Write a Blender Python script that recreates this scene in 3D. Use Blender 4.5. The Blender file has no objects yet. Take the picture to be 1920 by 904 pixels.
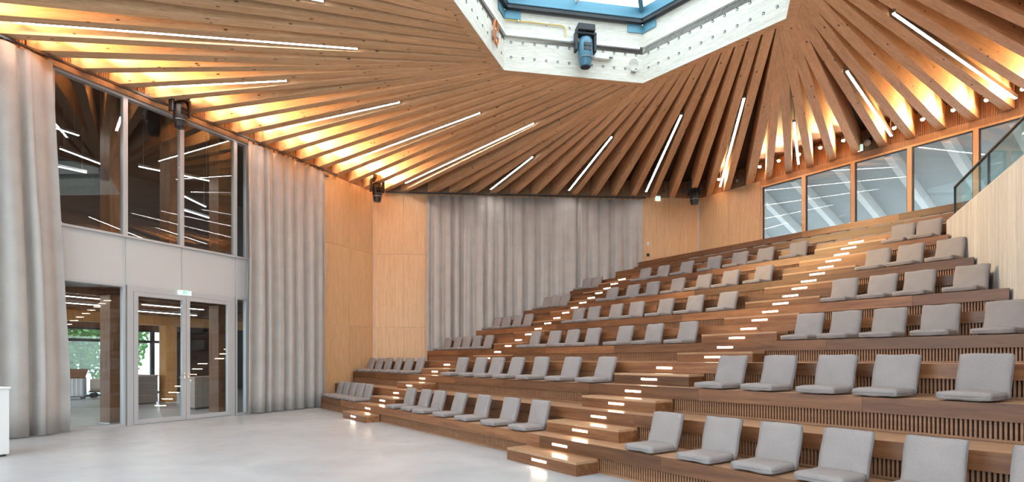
import bpy, math, random
from mathutils import Vector, Matrix
random.seed(7)
R_ = math.radians
H = 1.35                      # eye height in metres; plan figures below are in eye heights
F, CX, CY = 1057.0, 960.0, 675.0
scene = bpy.context.scene
col = scene.collection

# ------------------------------------------------------------------ camera, world, exposure
cam_d = bpy.data.cameras.new('camera'); cam = bpy.data.objects.new('camera', cam_d); col.objects.link(cam)
cam.location = (0, 0, H); cam.rotation_euler = (R_(90), 0, 0)
cam_d.sensor_width = 36; cam_d.sensor_fit = 'HORIZONTAL'; cam_d.lens = 36 * F / 1920
cam_d.shift_y = (CY - 452) / 1920; cam_d.clip_start = 0.02; cam_d.clip_end = 500
scene.camera = cam
wd = bpy.data.worlds.new('world'); scene.world = wd; wd.use_nodes = True
bg = wd.node_tree.nodes['Background']; bg.inputs[0].default_value = (0.78, 0.91, 1.0, 1); bg.inputs[1].default_value = 2.2
vs = scene.view_settings
vs.view_transform = 'Standard'; vs.look = 'None'; vs.exposure = 1.45; vs.gamma = 1.0; vs.use_curve_mapping = False
cy = scene.cycles
cy.max_bounces = 8; cy.diffuse_bounces = 5; cy.glossy_bounces = 4; cy.transparent_max_bounces = 16; cy.transmission_bounces = 4
cy.sample_clamp_indirect = 6.0; cy.caustics_reflective = False; cy.caustics_refractive = False
cy.use_denoising = True

# ------------------------------------------------------------------ plan (eye heights)
def dirv(deg): return Vector((math.cos(R_(deg)), math.sin(R_(deg))))
aL, aM, aR = 64.2, 4.2, -55.8
SIDE = 8.15
B = Vector((-3.40, 13.68)); C = B + dirv(aM) * SIDE
D = C + dirv(aR) * SIDE; E = D + dirv(aR - 60) * SIDE; Fc = E + dirv(aR - 120) * SIDE; A = B - dirv(aL) * SIDE
CORN = [A, B, C, D, E, Fc]; ANG = [aL, aM, aR, aR - 60, aR - 120, aR - 180]
ZW, ZL = 5.08, 5.45            # beam undersides at the wall and at the lantern
LC = Vector((1.335, 6.88)); LR = 2.245
LAN = [LC + dirv(70.5 + 60 * k) * LR for k in (1, 0, -1, -2, -3, -4)]   # corner k is fed by the hip on wall k

# daylight portals: the openings the sky shines through
def portal(name, p, rot, sx, sy):
    l = bpy.data.lights.new(name, 'AREA'); l.shape = 'RECTANGLE'; l.size = sx; l.size_y = sy; l.cycles.is_portal = True
    o = bpy.data.objects.new(name, l); col.objects.link(o); o.location = p; o.rotation_euler = rot
portal('skylight_portal', (LC.x * H, LC.y * H, 6.45 * H), (0, 0, 0), 4.3 * H, 4.3 * H)
for i in (4, 5):
    m = (CORN[i] + CORN[(i + 1) % 6]) / 2; n = dirv(ANG[i] + 90)
    portal('window_portal', ((m.x + n.x * .2) * H, (m.y + n.y * .2) * H, 2.55 * H), (R_(90), 0, R_(ANG[i] + 180)), 6.6 * H, 4.3 * H)

def _fl(x, y, z): p = B + dirv(aL) * x + dirv(aL + 90) * y; return (p.x * H, p.y * H, z * H)
for x0_, x1_ in ((-11.2, -5.0), (-4.4, -1.5), (-1.1, .5)):
    portal('foyer_portal', _fl((x0_ + x1_) / 2, 8.25, .94), (R_(90), 0, R_(aL + 180)), (x1_ - x0_) * H, 1.9 * H)

# ------------------------------------------------------------------ materials
MATS = {}
def nt(name):
    m = bpy.data.materials.new(name); m.use_nodes = True; t = m.node_tree
    b = t.nodes['Principled BSDF']; MATS[name] = m
    return m, t, b
def N(t, typ, **kw):
    n = t.nodes.new(typ)
    for k, v in kw.items(): setattr(n, k, v)
    return n
def plain(name, c, rough=.5, metal=0., emit=None, es=0., spec=.5):
    m, t, b = nt(name)
    b.inputs['Base Color'].default_value = (*c, 1); b.inputs['Roughness'].default_value = rough; b.inputs['Metallic'].default_value = metal
    b.inputs['Specular IOR Level'].default_value = spec
    if emit: b.inputs['Emission Color'].default_value = (*emit, 1); b.inputs['Emission Strength'].default_value = es
    return m
def ramp(t, fac, stops):
    r = N(t, 'ShaderNodeValToRGB'); e = r.color_ramp.elements
    while len(e) < len(stops): e.new(.5)
    for el, (p, c) in zip(e, stops): el.position = p; el.color = (*c, 1) if len(c) == 3 else c
    t.links.new(fac, r.inputs[0]); return r.outputs[0]
def mapped(t, scale, rnd=0.):
    tc = N(t, 'ShaderNodeTexCoord'); mp = N(t, 'ShaderNodeMapping'); mp.inputs['Scale'].default_value = scale
    if rnd:
        oi = N(t, 'ShaderNodeObjectInfo'); mu = N(t, 'ShaderNodeVectorMath', operation='SCALE'); cmb = N(t, 'ShaderNodeCombineXYZ')
        for k in range(3): t.links.new(oi.outputs['Random'], cmb.inputs[k])
        t.links.new(cmb.outputs[0], mu.inputs[0]); mu.inputs['Scale'].default_value = rnd
        ad = N(t, 'ShaderNodeVectorMath', operation='ADD'); t.links.new(tc.outputs['Object'], ad.inputs[0]); t.links.new(mu.outputs[0], ad.inputs[1])
        t.links.new(ad.outputs[0], mp.inputs[0])
    else: t.links.new(tc.outputs['Object'], mp.inputs[0])
    return mp.outputs[0]
def mixc(t, f, a, b, mode='MIX'):
    m = N(t, 'ShaderNodeMix', data_type='RGBA', blend_type=mode)
    for i, v in ((0, f), (6, a), (7, b)):
        if hasattr(v, 'links') or hasattr(v, 'is_linked'): t.links.new(v, m.inputs[i])
        else: m.inputs[i].default_value = v if not isinstance(v, tuple) else (*v, 1)
    return m.outputs[2]
def wood(name, c1, c2, scale=(1.2, 14, 14), rough=.5, vary=0.3, knots=0., bump=.15, spec=.4):
    m, t, b = nt(name)
    v = mapped(t, scale, 37.)
    n1 = N(t, 'ShaderNodeTexNoise'); n1.inputs['Scale'].default_value = 1.; n1.inputs['Detail'].default_value = 5; n1.inputs['Distortion'].default_value = .6
    t.links.new(v, n1.inputs['Vector'])
    n4 = N(t, 'ShaderNodeTexNoise'); n4.inputs['Scale'].default_value = 4.2; n4.inputs['Detail'].default_value = 3; n4.inputs['Distortion'].default_value = 1.2; t.links.new(v, n4.inputs['Vector'])
    c = ramp(t, n1.outputs[0], [(.3, c1), (.7, c2)])
    c = mixc(t, 1., c, ramp(t, n4.outputs[0], [(.32, (.80,) * 3), (.62, (1.06,) * 3)]), 'MULTIPLY')
    oi = N(t, 'ShaderNodeObjectInfo')
    k = ramp(t, oi.outputs['Random'], [(0, (1 - vary,) * 3), (1, (1 + vary * .45,) * 3)])
    c = mixc(t, 1., c, k, 'MULTIPLY')
    if knots:
        v2 = mapped(t, (2.6, 6.0, 6.0), 11.)
        vo = N(t, 'ShaderNodeTexVoronoi'); vo.inputs['Scale'].default_value = 1.0; t.links.new(v2, vo.inputs['Vector'])
        kk = ramp(t, vo.outputs['Distance'], [(.07, (1, 1, 1)), (.12, (0, 0, 0))])
        c = mixc(t, kk, c, (.10, .045, .02)) if knots >= 1 else c
    t.links.new(c, b.inputs['Base Color']); b.inputs['Roughness'].default_value = rough; b.inputs['Specular IOR Level'].default_value = spec
    bp = N(t, 'ShaderNodeBump'); bp.inputs['Strength'].default_value = bump; bp.inputs['Distance'].default_value = .01
    t.links.new(n1.outputs[0], bp.inputs['Height']); t.links.new(bp.outputs[0], b.inputs['Normal'])
    return m
wood('spruce', (.61, .345, .178), (.75, .465, .265), rough=.6, vary=.12, knots=1, bump=.1)
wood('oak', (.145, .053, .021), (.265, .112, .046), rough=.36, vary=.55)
wood('oak_tread', (.34, .185, .10), (.45, .265, .15), rough=.35, vary=.15)  # lighter than the fascia oak: light falling from above is partly in this colour
wood('oak_grille', (.24, .11, .055), (.32, .155, .08), rough=.5, vary=.1)
wood('ply', (.58, .355, .185), (.68, .435, .24), scale=(26, 26, .7), rough=.45, vary=.06, bump=.08)
wood('ribbed', (.28, .155, .082), (.35, .20, .112), scale=(20, 20, 1), rough=.6, vary=.1)
wood('white_wood', (.62, .575, .49), (.71, .665, .58), scale=(1, 12, 12), rough=.55, vary=.05, knots=0, bump=.05)
wood('pale_board', (.375, .375, .38), (.465, .465, .47), scale=(16, 16, .8), rough=.6, vary=.12)
wood('column', (.17, .075, .035), (.26, .12, .06), scale=(14, 14, 1), rough=.5, vary=.1)
wood('orange_column', (.50, .22, .05), (.58, .28, .08), scale=(14, 14, 1), rough=.5, vary=.1)
plain('deck', (.045, .026, .026), .8)
plain('black', (.012, .012, .014), .45)
plain('black_gloss', (.01, .01, .012), .15)
plain('frame', (.46, .46, .47), .4, .2)
plain('frame_dark', (.05, .05, .055), .4, .3)
plain('spandrel', (.50, .49, .485), .5)
plain('white', (.72, .72, .71), .5)
plain('wall_white', (.62, .61, .60), .7)
plain('steel', (.45, .45, .46), .3, .9)
plain('chrome', (.6, .6, .6), .2, 1.)
plain('blue_steel', (.10, .25, .33), .45, .2)
plain('teal_body', (.06, .16, .22), .4, .1)
plain('yellow', (.62, .42, .08), .5)
plain('orange_cable', (.65, .2, .05), .5)
plain('step_led', (1, 1, 1), .4, 0, (1, .84, .62), 12.)
plain('led', (1, 1, 1), .4, 0, (1, .945, .89), 26.)
plain('bulb', (1, 1, 1), .4, 0, (1, .70, .38), 380.)
plain('sign_green', (.05, .45, .2), .5, 0, (.05, .6, .3), .25)
plain('sign_white', (.9, .95, .9), .5, 0, (.8, 1, .9), .45)
plain('trunk', (.10, .07, .05), .9)
plain('asphalt', (.55, .55, .54), .9)
plain('roof_grey', (.36, .385, .39), .7)
plain('strut_white', (.66, .66, .65), .6)
plain('counter', (.42, .35, .30), .6)
plain('counter_dark', (.20, .16, .14), .6)
plain('canvas', (.60, .50, .42), .8)
plain('dark_int', (.045, .04, .04), .8)
plain('lens', (.02, .02, .03), .05)

def fabric(name, c, bump=.25):
    m, t, b = nt(name)
    v = mapped(t, (1, 1, 1), 5.)
    n = N(t, 'ShaderNodeTexNoise'); n.inputs['Scale'].default_value = 160; n.inputs['Detail'].default_value = 2; t.links.new(v, n.inputs['Vector'])
    n2 = N(t, 'ShaderNodeTexNoise'); n2.inputs['Scale'].default_value = 3; t.links.new(v, n2.inputs['Vector'])
    c1 = ramp(t, n.outputs[0], [(.25, tuple(x * .86 for x in c)), (.75, tuple(min(1, x * 1.1) for x in c))])
    c2 = ramp(t, n2.outputs[0], [(.3, (.93,) * 3), (.7, (1.04,) * 3)])
    t.links.new(mixc(t, 1., c1, c2, 'MULTIPLY'), b.inputs['Base Color'])
    b.inputs['Roughness'].default_value = .95; b.inputs['Specular IOR Level'].default_value = .15
    bp = N(t, 'ShaderNodeBump'); bp.inputs['Strength'].default_value = bump; bp.inputs['Distance'].default_value = .003
    t.links.new(n.outputs[0], bp.inputs['Height']); t.links.new(bp.outputs[0], b.inputs['Normal'])
    return m
fabric('cushion', (.262, .228, .218)); fabric('curtain', (.43, .40, .375), .15); fabric('piping', (.21, .185, .18))

m, t, b = nt('concrete')
v = mapped(t, (1, 1, 1))
n = N(t, 'ShaderNodeTexNoise'); n.inputs['Scale'].default_value = .55; n.inputs['Detail'].default_value = 6; n.inputs['Distortion'].default_value = 1.; t.links.new(v, n.inputs['Vector'])
t.links.new(ramp(t, n.outputs[0], [(.3, (.325, .335, .35)), (.7, (.405, .415, .43))]), b.inputs['Base Color'])
n3 = N(t, 'ShaderNodeTexNoise'); n3.inputs['Scale'].default_value = 2.5; t.links.new(v, n3.inputs['Vector'])
t.links.new(ramp(t, n3.outputs[0], [(.3, (.28,) * 3), (.7, (.42,) * 3)]), b.inputs['Roughness'])

def glass(name, tint, refl, ior=1.5):
    m = bpy.data.materials.new(name); m.use_nodes = True; t = m.node_tree; MATS[name] = m
    t.nodes.remove(t.nodes['Principled BSDF'])
    tr = N(t, 'ShaderNodeBsdfTransparent'); tr.inputs[0].default_value = (*tint, 1)
    gl = N(t, 'ShaderNodeBsdfGlossy'); gl.inputs['Roughness'].default_value = .0
    fr = N(t, 'ShaderNodeFresnel'); fr.inputs[0].default_value = ior
    ge = N(t, 'ShaderNodeNewGeometry'); im = N(t, 'ShaderNodeMix', data_type='FLOAT'); im.inputs[2].default_value = ior; im.inputs[3].default_value = 1 / ior
    t.links.new(ge.outputs['Backfacing'], im.inputs[0]); t.links.new(im.outputs[0], fr.inputs[0])
    mu = N(t, 'ShaderNodeMath', operation='MULTIPLY_ADD'); mu.inputs[1].default_value = 1.0; mu.inputs[2].default_value = refl; mu.use_clamp = True
    mx = N(t, 'ShaderNodeMixShader')
    t.links.new(fr.outputs[0], mu.inputs[0]); t.links.new(mu.outputs[0], mx.inputs[0]); t.links.new(tr.outputs[0], mx.inputs[1]); t.links.new(gl.outputs[0], mx.inputs[2])
    t.links.new(mx.outputs[0], t.nodes['Material Output'].inputs[0])
glass('glass', (.90, .93, .93), .03, 1.45); glass('glass_clear', (.95, .97, .97), .0); glass('glass_rail', (.84, .92, .90), .02, 1.12)

m, t, b = nt('leaf')
oi = N(t, 'ShaderNodeObjectInfo'); n = N(t, 'ShaderNodeTexNoise'); n.inputs['Scale'].default_value = 2.; t.links.new(mapped(t, (1, 1, 1), 9), n.inputs['Vector'])
t.links.new(ramp(t, n.outputs[0], [(.3, (.05, .16, .035)), (.7, (.17, .36, .10))]), b.inputs['Base Color']); b.inputs['Roughness'].default_value = .6

# ------------------------------------------------------------------ mesh helpers
class MB:
    def __init__(s): s.v = []; s.f = []; s.sm = False
    def quad8(s, p):      # 8 points: bottom 4 ccw, top 4 ccw
        o = len(s.v); s.v += [tuple(q) for q in p]
        for f in ((3, 2, 1, 0), (4, 5, 6, 7), (0, 1, 5, 4), (1, 2, 6, 5), (2, 3, 7, 6), (3, 0, 4, 7)): s.f.append(tuple(o + i for i in f))
        return s
    def box(s, x0, x1, y0, y1, z0, z1):
        return s.quad8([(x0, y0, z0), (x1, y0, z0), (x1, y1, z0), (x0, y1, z0), (x0, y0, z1), (x1, y0, z1), (x1, y1, z1), (x0, y1, z1)])
    def bar(s, p, q, w, h, up=Vector((0, 0, 1))):   # box along p-q
        p = Vector(p); q = Vector(q); d = (q - p).normalized(); sx = d.cross(up)
        if sx.length < 1e-4: sx = d.cross(Vector((1, 0, 0)))
        sx.normalize(); u = sx.cross(d)
        pts = [a + sx * i * w / 2 + u * j * h / 2 for j in (-1, 1) for a, i in ((p, -1), (p, 1), (q, 1), (q, -1))]
        return s.quad8(pts)
    def tube(s, pts, r, n=8, close=False):
        P = [Vector(p) for p in pts]; o = len(s.v); rr = r if isinstance(r, (list, tuple)) else [r] * len(P)
        ref = None
        for i, p in enumerate(P):
            d = (P[min(i + 1, len(P) - 1)] - P[max(i - 1, 0)])
            if close: d = P[(i + 1) % len(P)] - P[i - 1]
            d.normalize()
            if ref is None: ref = d.orthogonal().normalized()
            ref = (ref - d * ref.dot(d))
            ref = ref.normalized() if ref.length > 1e-6 else d.orthogonal().normalized()
            b = d.cross(ref)
            for k in range(n):
                a = 2 * math.pi * k / n; s.v.append(tuple(p + (ref * math.cos(a) + b * math.sin(a)) * rr[i]))
        m = len(P)
        for i in range(m if close else m - 1):
            j = (i + 1) % m
            for k in range(n): s.f.append((o + i * n + k, o + i * n + (k + 1) % n, o + j * n + (k + 1) % n, o + j * n + k))
        if not close:
            s.f.append(tuple(o + k for k in range(n - 1, -1, -1))); s.f.append(tuple(o + (m - 1) * n + k for k in range(n)))
        return s
    def poly(s, pts): o = len(s.v); s.v += [tuple(p) for p in pts]; s.f.append(tuple(range(o, o + len(pts)))); return s
    def prism(s, pts2, z0, z1):
        n = len(pts2); o = len(s.v); s.v += [(p[0], p[1], z0) for p in pts2] + [(p[0], p[1], z1) for p in pts2]
        s.f.append(tuple(o + i for i in range(n - 1, -1, -1))); s.f.append(tuple(o + n + i for i in range(n)))
        for i in range(n): j = (i + 1) % n; s.f.append((o + i, o + j, o + n + j, o + n + i))
        return s
    def mesh(s, name, mat):
        me = bpy.data.meshes.new(name); me.from_pydata(s.v, [], s.f)
        if mat: me.materials.append(MATS[mat])
        if s.sm: me.polygons.foreach_set('use_smooth', [True] * len(me.polygons))
        me.update(); return me
    def build(s, name, mat, parent=None, loc=(0, 0, 0), rz=0., bevel=0.):
        return link(name, s.mesh(name, mat), parent, loc, rz, bevel)
def link(name, me, parent=None, loc=(0, 0, 0), rz=0., bevel=0.):
    o = bpy.data.objects.new(name, me); col.objects.link(o); o.location = loc; o.rotation_euler = (0, 0, rz)
    if parent: o.parent = parent
    if bevel: bv = o.modifiers.new('bevel', 'BEVEL'); bv.width = bevel; bv.segments = 2; bv.limit_method = 'ANGLE'
    return o
def empty(name, loc=(0, 0, 0), rz=0., parent=None):
    o = bpy.data.objects.new(name, None); col.objects.link(o); o.location = loc; o.rotation_euler = (0, 0, rz); o.empty_display_size = .1
    if parent: o.parent = parent
    return o
def tag(o, label, cat, group=None):
    o['label'] = label; o['category'] = cat
    if group: o['group'] = group
    return o
def struct(o, label=None):
    o['kind'] = 'structure'
    if label: o['label'] = label
    return o
def stuff(o): o['kind'] = 'stuff'; return o
def frame_pt(org, ang, x, y, z=0.):       # eye-height plan coordinates of a wall frame -> metres
    d = dirv(ang); n = dirv(ang + 90); p = org + d * x + n * y
    return Vector((p.x * H, p.y * H, z * H))
FL = lambda x, y, z=0.: frame_pt(B, aL, x, y, z)      # left wall: x from the back corner (negative towards the camera), y outwards
FM = lambda x, y, z=0.: frame_pt(B, aM, x, y, z)
FR = lambda x, y, z=0.: frame_pt(C, aR, x, y, z)
def wallframe(fn, ang, name, x=0, y=0, z=0, parent=None): return empty(name, fn(x, y, z), R_(ang), parent)

# ================================================================== FLOOR
mb = MB().prism([(c.x * H * 1.0, c.y * H) for c in reversed(CORN)], -.2, 0)
struct(mb.build('floor', 'concrete'), 'smooth pale grey concrete floor of the hexagonal hall')

# ================================================================== CEILING
zdeck = lambda z: z + .36
OFFS = [1.28, 1.42, 1.42, 1.40, 1.40, 1.40]; STEPS = [.508, .503, .468, .509, .509, .505]
def perim(i, s):              # point at arc length s along wall i, wrapping on to the next wall
    while s > SIDE: s -= SIDE; i += 1
    i %= 6
    return CORN[i] + dirv(ANG[i]) * s
def hipline(i): return perim(i, OFFS[i % 6]), LAN[i % 6]
mb = MB()
def V3(p, z): return (p.x * H, p.y * H, z * H)
for i in range(6):
    w0 = perim(i, OFFS[i]); w1 = CORN[(i + 1) % 6]; w2 = perim(i + 1, OFFS[(i + 1) % 6]); l0, l1 = LAN[i], LAN[(i + 1) % 6]
    for quad in ((w0, w1, l1, l0), (w1, w2, l1)):
        zz = [ZW + .42 if q in (w0, w1, w2) else ZL + .42 for q in quad]
        o = len(mb.v); n = len(quad)
        mb.v += [V3(q, z) for q, z in zip(quad, zz)] + [V3(q, z + .12) for q, z in zip(quad, zz)]
        mb.f.append(tuple(o + k for k in range(n))); mb.f.append(tuple(o + n + k for k in range(n - 1, -1, -1)))
        for k in range(n): j = (k + 1) % n; mb.f.append((o + k, o + n + k, o + n + j, o + j))
ceiling = struct(mb.build('ceiling', 'deck'), 'folded timber ceiling of radiating spruce beams under a dark deck')
RINGW = .13
BW = .135                    # beam width
def beam(name, p, q, zp, zq, w=BW, depth=.43):
    d = (q - p); L = math.hypot(d.x, d.y) * H; ang = math.atan2(d.y, d.x); slope = math.atan2((zq - zp) * H, L)
    Ls = math.hypot(L, (zq - zp) * H); hw = w * H / 2
    mb = MB().box(0, Ls, -hw, hw, 0, depth * H)
    o = mb.build(name, 'spruce', ceiling, V3(p, zp)); o.rotation_euler = (0, -slope, ang)
    return o
def isect(p, d, q, e):
    k = (q - p); den = d.x * e.y - d.y * e.x
    return (k.x * e.y - k.y * e.x) / den
def bay_line(i, k):           # plan line of (possibly fractional) beam k of sector i: outer point, inner point, inner height
    w = perim(i, OFFS[i % 6] + k * STEPS[i % 6]); l0, l1 = LAN[i % 6], LAN[(i + 1) % 6]
    tgt = l0 + (l1 - l0) * ((k - 4) / 12.)
    hp, hq = hipline(i)
    d = tgt - w; f = 1.
    if k < 4:
        f = isect(w, d, hp, hq - hp)
        hitf = max(0., min(1., ((w + d * f) - hp).length / (hq - hp).length))
        return w, w + d * f, ZW + (ZL - ZW) * hitf, True
    return w, tgt, ZL, False
for i in (5, 0, 1, 2, 3, 4):
    hp, hq = hipline(i); dd = (hq - hp).normalized()
    beam('hip_beam', hp, hq - dd * .10, ZW - .004, ZL - .004, .17, .43)
    for k in range(1, 16):
        w, q, z, jack = bay_line(i, k); d = (q - w); L = d.length; d.normalize()
        en = LAN[(i + 1) % 6] - LAN[i]; en.normalize(); nr = Vector((en.y, -en.x)); cut = .0 if jack else (.03 + BW / 2 * abs(d.dot(en))) / max(.3, abs(d.dot(nr)))
        q2 = q - d * cut
        beam('beam', w, q2, ZW, ZW + (z - ZW) * (L - cut) / L)
# ring boards round the lantern opening
ringo = []
for i in range(6):
    l0, l1 = LAN[i], LAN[(i + 1) % 6]; a0 = LC + (l0 - LC) * (1 + .012 / LR); a1 = LC + (l1 - LC) * (1 + .012 / LR); b0 = LC + (l0 - LC) * (1 + RINGW * 1.155 / LR); b1 = LC + (l1 - LC) * (1 + RINGW * 1.155 / LR)
    mb = MB().quad8([V3(a0, ZL - .03), V3(a1, ZL - .03), V3(b1, ZL - .03), V3(b0, ZL - .03), V3(a0, ZL + .40), V3(a1, ZL + .40), V3(b1, ZL + .40), V3(b0, ZL + .40)])
    mb.build('ring_board', 'spruce', ceiling)

# lantern walls
ZT = 6.32
lantern = struct(empty('wall_lantern', V3(LC, ZL)), 'white washed timber lantern walls under the skylight')
lo = Vector(V3(LC, ZL))
for i in range(6):
    a0, a1 = LAN[i], LAN[(i + 1) % 6]; e = a1 - a0; Ls = e.length * H; ang = math.atan2(e.y, e.x)
    base = Vector(V3(a0, ZL)) - lo
    # local x along the edge, y outwards
    zs = [(.0, .50 * H), (.508 * H, (ZT - ZL) * H)]
    for z0, z1 in zs:
        MB().box(-.007, Ls + .007, .0, .014 if z0 == 0 else .10, z0 - (.045 if z0 == 0 else 0), z1).build('lantern_board', 'white_wood', lantern, base, ang)
    MB().box(.0, Ls, .19, .24, .42 * H, (ZT - ZL) * H).build('backing', 'white', lantern, base, ang)
    mb = MB()
    for c in range(12):
        x = Ls * (c + .6) / 12.2
        for z in (.17 * H, .40 * H):
            mb.tube([(x, -.008, z), (x, .02, z)], .026, 8)
    stuff(mb.build('bolt_heads', 'black', lantern, base, ang))
    mb = MB()
    for c in range(12):
        x = Ls * (c + .6) / 12.2
        for z in (.17 * H, .40 * H): mb.tube([(x, -.014, z - .008), (x, -.006, z - .008)], .013, 6)
    stuff(mb.build('bolt_ends', 'white', lantern, base, ang))

# skylight
sky = struct(empty('window_1', V3(LC, ZT)), 'hexagonal skylight in teal steel frame'); so = Vector(V3(LC, ZT))
apex = Vector((0, 0, .55 * H))
for i in range(6):
    a0 = (LAN[i] - LC) * H; a1 = (LAN[(i + 1) % 6] - LC) * H; a0 = a0.to_3d(); a1 = a1.to_3d()
    up = Vector((0, 0, .13))
    MB().bar(a0 * .985 + up * .35, a1 * .985 + up * .35, .14, .06).build('base_rail', 'black', sky)
    MB().bar(a0 * .975 + up * 1.6, a1 * .975 + up * 1.6, .12, .22).build('frame_rail', 'blue_steel', sky)
    MB().bar(a0 * .975 + up * 2.2, apex + up * 2.2, .09, .16).build('rafter', 'blue_steel', sky)
    m0 = (a0 + a1) / 2
    MB().bar(m0 * .97 + up * 2.3, apex * .98 + m0 * .02 + up * 2.3, .05, .1).build('glazing_bar', 'white', sky)
    MB().poly([a0 + up * 3.0, a1 + up * 3.0, apex + up * 3.0]).build('pane', 'glass_clear', sky)
    # folded corner plate
    n0 = a0.normalized(); mbp = MB()
    for q in (a1, ((LAN[i - 1] - LC) * H).to_3d()):
        d = (q - a0).normalized(); p0 = a0 * .994
        mbp.bar(p0 + Vector((0, 0, -.075)), p0 + d * .34 + Vector((0, 0, -.075)), .016, .17)
    mbp.build('corner_plate', 'blue_steel', sky)

# ================================================================== WALLS
PZ = [0, 1.785, 3.57, ZW]
def panels(parent, x0, x1, step, zs=PZ, t=.03, mat='ply'):
    n = max(1, round((x1 - x0) / step)); g = .0025
    for a in range(n):
        for z0, z1 in zip(zs[:-1], zs[1:]):
            xa, xb = (x0 + (x1 - x0) * a / n) * H, (x0 + (x1 - x0) * (a + 1) / n) * H
            MB().box(xa + g, xb - g, -t, 0, z0 * H + g, z1 * H - g).build('wall_panel', mat, parent)
def ribs(parent, x0, x1):
    mb = MB().box(x0 * H, x1 * H, -.01, 0, ZW * H, (ZW + .42) * H); x = x0 * H
    while x < x1 * H: mb.box(x, x + .022, -.03, -.01, ZW * H, (ZW + .42) * H); x += .044
    stuff(mb.build('ribbed_panel', 'ribbed', parent))

# --- left wall (glazed)
XW0, XW1 = -1.62, 0
wl = wallframe(FL, aL, 'wall_left'); struct(wl, 'left wall with tall glazing, white spandrels and pale timber panels')
MB().box(XW0 * H, 0.0, 0, .25, 0, (ZW + .5) * H).build('backing', 'wall_white', wl)
MB().box(-SIDE * H, XW0 * H, 0, .25, 5.02 * H, (ZW + .5) * H).build('header', 'wall_white', wl)
MB().box(-SIDE * H, -7.65 * H, 0, .25, 0, 5.02 * H).build('pier', 'wall_white', wl)
MB().box(-SIDE * H, XW0 * H, .02, .35, 2.125 * H, 2.88 * H).build('floor_slab', 'wall_white', wl)
panels(wl, XW0, 0, .81)
ribs(wl, -SIDE, 0)
MB().box(-SIDE * H, -1.5 * H, -.10, 0, 5.0 * H, 5.075 * H).build('head_trim', 'ribbed', wl)
XM = [-7.62, -6.65, -5.70, -4.81, -3.80, -3.55, -2.6, XW0]
for a, b_ in zip(XM[:-1], XM[1:]):
    MB().box(a * H + .03, b_ * H - .03, -.012, .02, 2.14 * H, 2.86 * H).build('spandrel_panel', 'spandrel', wl)
def frame_box(parent, x0, x1, z0, z1, w, name='frame', mat='frame', y0=-.05, y1=.05):
    mb = MB().box(x0, x0 + w, y0, y1, z0, z1).box(x1 - w, x1, y0, y1, z0, z1).box(x0 + w, x1 - w, y0, y1, z1 - w, z1).box(x0 + w, x1 - w, y0, y1, z0, z0 + w)
    return mb.build(name, mat, parent)
w2 = wallframe(FL, aL, 'window_2'); struct(w2, 'dark upper windows of the left wall in slim grey frames')
w3 = wallframe(FL, aL, 'window_3'); struct(w3, 'tall fixed pane beside the double door')
for a, b_ in zip(XM[:-1], XM[1:]):
    frame_box(w2, a * H, b_ * H, 2.86 * H, 5.0 * H, .045)
    MB().box(a * H + .045, b_ * H - .045, -.008, .008, 2.86 * H + .045, 5.0 * H - .045).build('pane', 'glass', w2)
    if not (a > -5.75 and b_ < -3.75):
        frame_box(w3, a * H, b_ * H, 0, 2.14 * H, .05)
        MB().box(a * H + .05, b_ * H - .05, -.008, .008, .05, 2.14 * H - .05).build('pane', 'glass', w3)
# --- double door
XD0, XD1 = -5.68, -3.82
dr = wallframe(FL, aL, 'door_1'); struct(dr, 'grey metal framed glass double door')
frame_box(dr, XD0 * H, XD1 * H, -.02, 2.14 * H, .12, 'door_frame', 'frame', -.06, .06)
xm = (XD0 + XD1) / 2 * H; x0, x1 = XD0 * H + .125, XD1 * H - .125; zt = 2.14 * H - .125
for xa, xb, hs in ((x0, xm - .004, 1), (xm + .004, x1, -1)):
    lf = frame_box(dr, xa, xb, .012, zt, .085, 'door_leaf', 'frame', -.075, .0)
    MB().box(xa + .085, xb - .085, -.045, -.03, .097, zt - .085).build('pane', 'glass', lf)
    hx = xb - .045 if hs == 1 else xa + .045
    hm = MB().tube([(hx, -.075, 1.02), (hx, -.13, 1.02), (hx - hs * .13, -.13, 1.02)], .011, 8)
    hm.box(hx - .018, hx + .018, -.084, -.075, .93, 1.07); hm.tube([(hx, -.09, .955), (hx, -.075, .955)], .012, 8)
    hm.build('handle', 'chrome', lf)

# --- back wall
wb = wallframe(FM, aM, 'wall_back'); struct(wb, 'back wall of pale timber panels behind a wide grey curtain')
MB().box(-.1, SIDE * H + .1, 0.0, .25, 0, (ZW + .5) * H).build('backing', 'wall_white', wb)
panels(wb, .03, 1.5, .75); panels(wb, 6.4, SIDE - .03, .86)
panels(wb, 1.5, 6.4, 1.0)
ribs(wb, 0, SIDE)
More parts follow.
